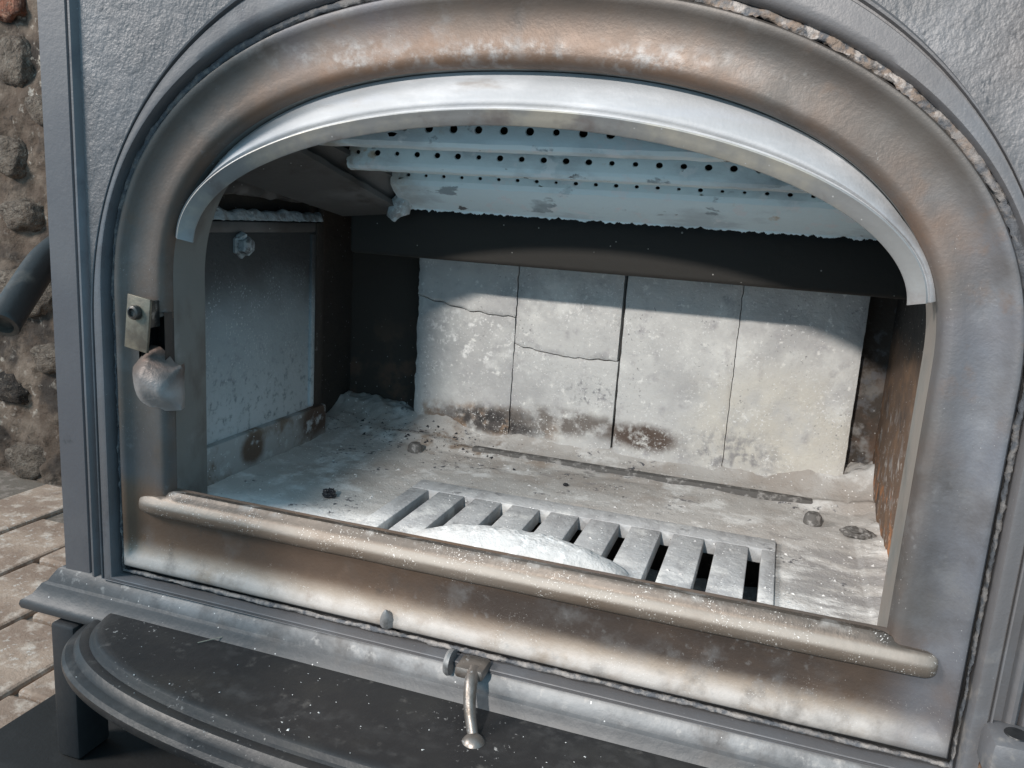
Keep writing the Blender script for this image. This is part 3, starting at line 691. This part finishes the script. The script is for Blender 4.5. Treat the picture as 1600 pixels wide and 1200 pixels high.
# round bolt heads on the floor, retaining strip at the brick foot
for x, y in ((.227, .232), (-.165, .250)):
    lathe('floor_bolt', [(.0001, .007), (.005, .0066), (.0072, .004), (.0078, 0), (.0078, -.006)], 'darkbolt', stove, (x, y, .2335), (0, 0, 1), 16)
rt = box('retainer_strip', -.112, .228, .276, .286, .2225, .2368, 'darkbolt', stove, .0015)

# ------------------------------------------------------------------ ash
def ash_h(x, y):
    h = .2298+.0007*fbm((x, y, 0), 22, 4)+.0003*fbm((x, y, 4), 110, 3)
    back = .013+.006*noise.noise(Vector((x*22, 3, 0)))
    if x < -.12: back += .014*min(1, (-.12-x)/.07)
    if x > .19: back += .016*min(1, (x-.19)/.05)
    back *= 1+.15*fbm((x, y, 8), 60, 4)
    h += back*math.exp(-max(0, .322-y)/(.016+.014*max(0, min(1, (-x-.1)/.1)))) if y < .322 else back
    if x < -.235: h += .004*math.exp(min(0, -.28-x)/.014)*(1+.4*noise.noise(Vector((y*60, 0, 0))))
    if x > .262: h += .014*math.exp(min(0, x-.296)/.016)*(1+.6*fbm((x, y, 5), 60, 3))
    # dark strip of the retainer shows where the ash is thin
    h += .005*max(0, 1-abs(y-.281)/.014)*(.60+1.5*noise.noise(Vector((x*14, 11, 0))))
    h += .0005*fbm((x, y, 2), 60, 4)
    return h
nx, ny = 300, 165; rows = []
for j in range(ny+1):
    y = .016+.329*j/ny; rows.append([(-.2955+.591*i/nx, y, ash_h(-.2955+.591*i/nx, y)) for i in range(nx+1)])
def cut(j, i):
    x, y = rows[j][i][0], rows[j][i][1]; x2, y2 = rows[j+1][i+1][0], rows[j+1][i+1][1]
    return x2 > GX0+.001 and x < GX1-.001 and y < GY1-.001
v, f = grid(rows, skip=cut)
ash = mk('ash_layer', v, f, 'ash', None, 180); tag(ash, 'grey wood ash drifted over the firebox floor against the firebricks', 'ash', None, 'stuff')
rows = []
for i in range(60):
    r_ = i/59; rr = []
    for k in range(96):
        t = 2*PI*k/96; ex = abs(math.cos(t))**.85*math.copysign(1, math.cos(t)); ey = math.sin(t)
        x = .014+.084*ex*r_+.010*ey*r_; y = .036+.026*ey*r_
        h = .2338+.0190*(1-r_**2.6)**.8 if r_ < 1 else .2336
        rr.append((x+.003*r_*noise.noise(Vector((ex*3, ey*3, 0))), y, h+((1-r_**4)*(.0018*fbm((x, y, 1), 45, 5)+.0006*fbm((x, y, 4), 260, 3)))))
    rows.append(rr)
v, f = grid(rows, closed_u=True); f.append(tuple(range(96)))
mound = mk('ash_pile', v, f, 'whiteash', None, 180); tag(mound, 'smooth white mound of fine ash on the grate behind the sill', 'ash pile')
rows = [[(GX0+(GX1-GX0)*i/60, .002+(GY1-.002)*j/30, .188+.014*math.exp(-j/10)+.004*fbm((i*.005, j*.005, 0), 40, 3)) for i in range(61)] for j in range(31)]
v, f = grid(rows); pa = mk('chamber_ash', v, f, 'whiteash', None, 180); tag(pa, 'fallen ash seen through the grate slots in the chamber below', 'ash', None, 'stuff')

def lump(name, loc, r, sq, m, seed):
    bm = bmesh.new(); bmesh.ops.create_icosphere(bm, subdivisions=4, radius=1)
    for q in bm.verts:
        p = q.co.copy(); d = 1+.35*noise.noise(p*1.6+Vector((seed, 0, 0)))+.28*noise.cell(p*2.4+Vector((0, seed, 0)))*.5+.12*noise.noise(p*7)
        q.co = Vector((p.x*sq[0], p.y*sq[1], p.z*sq[2]))*d*r
    me = bpy.data.meshes.new(name); bm.to_mesh(me); bm.free(); me.materials.append(M[m]); o = bpy.data.objects.new(name, me); COL.objects.link(o); o.location = loc
    return o
tag(lump('charcoal', (-.173, .092, .2335), .0065, (1.0, .8, .6), 'coal', 3), 'glossy black charcoal lump on pale ash left of the grate', 'charcoal')
tag(lump('charcoal', (.005, .222, .2315), .0026, (1, .9, .6), 'coal', 8), 'tiny black charcoal crumb behind the middle of the grate', 'charcoal')
tag(lump('charcoal', (.262, .214, .2345), .008, (1.5, 1.0, .5), 'darkbolt', 5), 'dull dark cinder in ash beside the right firebox wall', 'cinder')
def scatter(name, n, area, zf, r0, r1, m, seed):
    rnd = random.Random(seed); V, F = [], []
    for _ in range(n):
        x, y = area(rnd); z = zf(x, y); r = rnd.uniform(r0, r1)*(1 if rnd.random() > .12 else 2); k = len(V)
        a = rnd.uniform(0, PI); ca, sa = math.cos(a), math.sin(a)
        for dx, dy, dz in ((1, 0, 0), (-.8, .5, 0), (-.5, -.8, 0), (.1, 0, .9)):
            dx *= rnd.uniform(.6, 1.6); V.append((x+r*(dx*ca-dy*sa), y+r*(dx*sa+dy*ca), z+r*dz*.7))
        F += [(k, k+1, k+3), (k+1, k+2, k+3), (k+2, k, k+3)]
    o = mk(name, V, F, m); return o
def fl_area(r):
    while True:
        x, y = r.uniform(-.29, .29), r.uniform(.03, .335)
        if not (GX0 < x < GX1 and y < GY1): return x, y
tag(scatter('ash_crumbs', 1500, fl_area, lambda x, y: ash_h(x, y)-.0002, .0004, .0012, 'whiteash', 1), 'loose pale crumbs strewn over the ashy firebox floor', 'ash', None, 'stuff')
def dk_area(r):
    while True:
        x, y = r.gauss(-.17, .06), r.gauss(.29, .022)
        if -.29 < x < .25 and .2 < y < .318: return x, y
tag(scatter('char_crumbs', 260, dk_area, lambda x, y: ash_h(x, y)-.0002, .0005, .0016, 'coal', 2), 'black char crumbs in the ash drift at the left foot of the bricks', 'char', None, 'stuff')
tag(scatter('grate_crumbs', 260, lambda r: (random.Random(r.random()).choice([s+SW+.003+.018*r.random() for s in slots]), r.uniform(.03, .16)), lambda x, y: zt-.0002, .0003, .0010, 'whiteash', 3), 'fine pale crumbs lying on the grate bars', 'ash', None, 'stuff')

# ------------------------------------------------------------------ base moulding, ash lip, legs
prof = [(-.004, .1685), (.004, .1680), (.009, .1655), (.0145, .1580), (.0165, .1545), (.0205, .1530), (.0225, .1500), (.0270, .1440), (.0325, .1405), (.0355, .1385), (.0365, .1350), (.0350, .1318), (.030, .1305), (.012, .1290), (-.004, .1285)]
rows = []
path = [(-.360, .40, -1, 0), (-.360, -.004, -1, -1), (.360, -.004, 1, -1), (.360, .40, 1, 0)]
P_ = []
for k in range(3):
    a, b = path[k], path[k+1]; n = 20 if k != 1 else 60
    for i in range(n): 
        t = i/n; ox, oy = (a[2], a[3]) if i == 0 else ((0 if k == 1 else a[2]), (-1 if k == 1 else 0)); P_.append((a[0]+(b[0]-a[0])*t, a[1]+(b[1]-a[1])*t, ox, oy))
P_.append(path[3])
rows = [[(x+ox*o*.94, y+oy*o*.62, z) for o, z in prof] for x, y, ox, oy in P_]
v, f = grid(rows); mk('base_cornice', v, f, 'cornice', stove, 35)
# half-oval ash lip with stepped edge
def lip_out(o):
    a, b = .330+o, .131+o; pts = []
    n_ = 3.0
    for i in range(91):
        t = PI*i/90; c, s = math.cos(t), math.sin(t)
        pts.append((-a*math.copysign(abs(c)**(2/2.6), c), .006-b*abs(s)**(2/n_)))
    return pts
lprof = [(-.030, .1445), (-.0245, .1443), (-.0225, .1432), (-.0205, .1398), (-.0185, .1388), (-.0150, .1392), (-.0120, .1385), (-.0090, .1355), (-.0080, .1335), (-.0060, .1330), (-.0025, .1318), (-.0003, .1290), (0, .1260), (-.0010, .1225), (-.0040, .1200), (-.012, .1190)]
rows = [[(x, y, z) for x, y in lip_out(o)] for o, z in lprof]
v, f = grid(rows); k = len(rows[0]); f.append(tuple(range(k))); f.append(tuple(range(len(v)-k, len(v))))
lip = mk('ash_lip', v, f, 'lip', stove, 30)
for sx in (-1, 1):
    me = boxmesh('leg', sx*.346-.0120, sx*.346+.0120, -.030, .004, .0065, .1284, .003); fin('leg', me, 'post', stove, 40)
    me = boxmesh('leg', sx*.372-.0135, sx*.372+.0135, .31, .35, .0065, .1284, .003); fin('leg', me, 'post', stove, 40)
box('pedestal_panel', -.357, .357, .028, .036, .0145, .117, 'black', stove, .001)  # black colour stands in for the shadow under the ash lip
tube('damper_rod', [(-.262, .012, .030), (-.262, .010, .075), (-.262, .012, .116)], .0065, 'rod', stove, 14)

# latch lever hanging over the cornice
lev = box('lever_pivot', -.0045, .0165, -.026, -.006, .1665, .1755, 'chrome', stove, .003)
tube('shaft', spline([(.0085, -.020, .1720), (.0105, -.031, .1690), (.0145, -.042, .1580), (.0215, -.052, .1455)], 8), [.0050-.0014*(i/24) for i in range(25)], 'chrome', lev, 16)
lathe('ball_tip', [(.0001, -.0086)]+[(.0086*math.cos(a), .0086*math.sin(a)) for a in [(-80+160*i/16)*PI/180 for i in range(17)]]+[(.0001, .0086)], 'chrome', lev, (.0232, -.0555, .1405), (.1, -.4, -.8), 28, 80)
lathe('lever_washer', [(.0001, .0), (.009, 0), (.0095, -.002), (.0085, -.004), (.0001, -.0042)], 'rod', lev, (-.010, -.014, .170), (1, 0, 0), 18)

# side handle of black tube at the left of the stove
hp = spline([(-.364, .084, .420), (-.392, .080, .4290), (-.416, .066, .4300), (-.4215, .044, .4170), (-.413, .012, .3920), (-.402, -.018, .3690)], 8)
hd = tube('side_handle', hp, [.0125]*10+[.0128]*len(hp[10:]), 'handle', stove, 20, False)
d = (hp[-1]-hp[-2]).normalized()
lathe('handle_end', [(.0128, -.004), (.0132, .0), (.0122, .0018), (.0085, .0016), (.0080, -.006), (.0001, -.0065)], 'handle', hd, hp[-1], d, 24)

# hinge pieces at the right edge
hg = lathe('hinge_knob', [(.0001, .020), (.006, .0195), (.0105, .016), (.0120, .008), (.0120, -.012), (.0100, -.019), (.0001, -.021)], 'black', stove, (.2850, -.0300, .582), (0, 0, 1), 24)
lathe('hinge_pin', [(.0030, .0), (.0030, .030)], 'chrome', hg, (.2850, -.030, .594), (0, 0, 1), 12)
hl = box('hinge_lug', .316, .346, -.034, -.004, .186, .2135, 'grey_paint', stove, .006)
lathe('hinge_bore', [(.0001, .0004), (.0062, .0004), (.0070, -.001), (.0070, -.004)], 'black', hl, (.331, -.020, .2138), (0, 0, 1), 18)
box('hinge_stop', .318, .346, -.030, -.004, .1725, .1855, 'rust', hl, .002)

# bits lying on the ash lip
tag(scatter('lip_crumbs', 120, lambda r: (r.uniform(-.26, .30), r.uniform(-.105, -.03)), lambda x, y: .1445, .0002, .0007, 'whiteash', 5), 'tiny white ash flecks scattered over the dark ash lip', 'ash', None, 'stuff')
st = tube('straw', [(-.212, -.030, .1450), (-.205, -.024, .1462), (-.198, -.019, .1475)], .0004, 'straw', None, 6); tag(st, 'thin pale straw fibre lying on the dark ash lip near the cornice', 'straw')
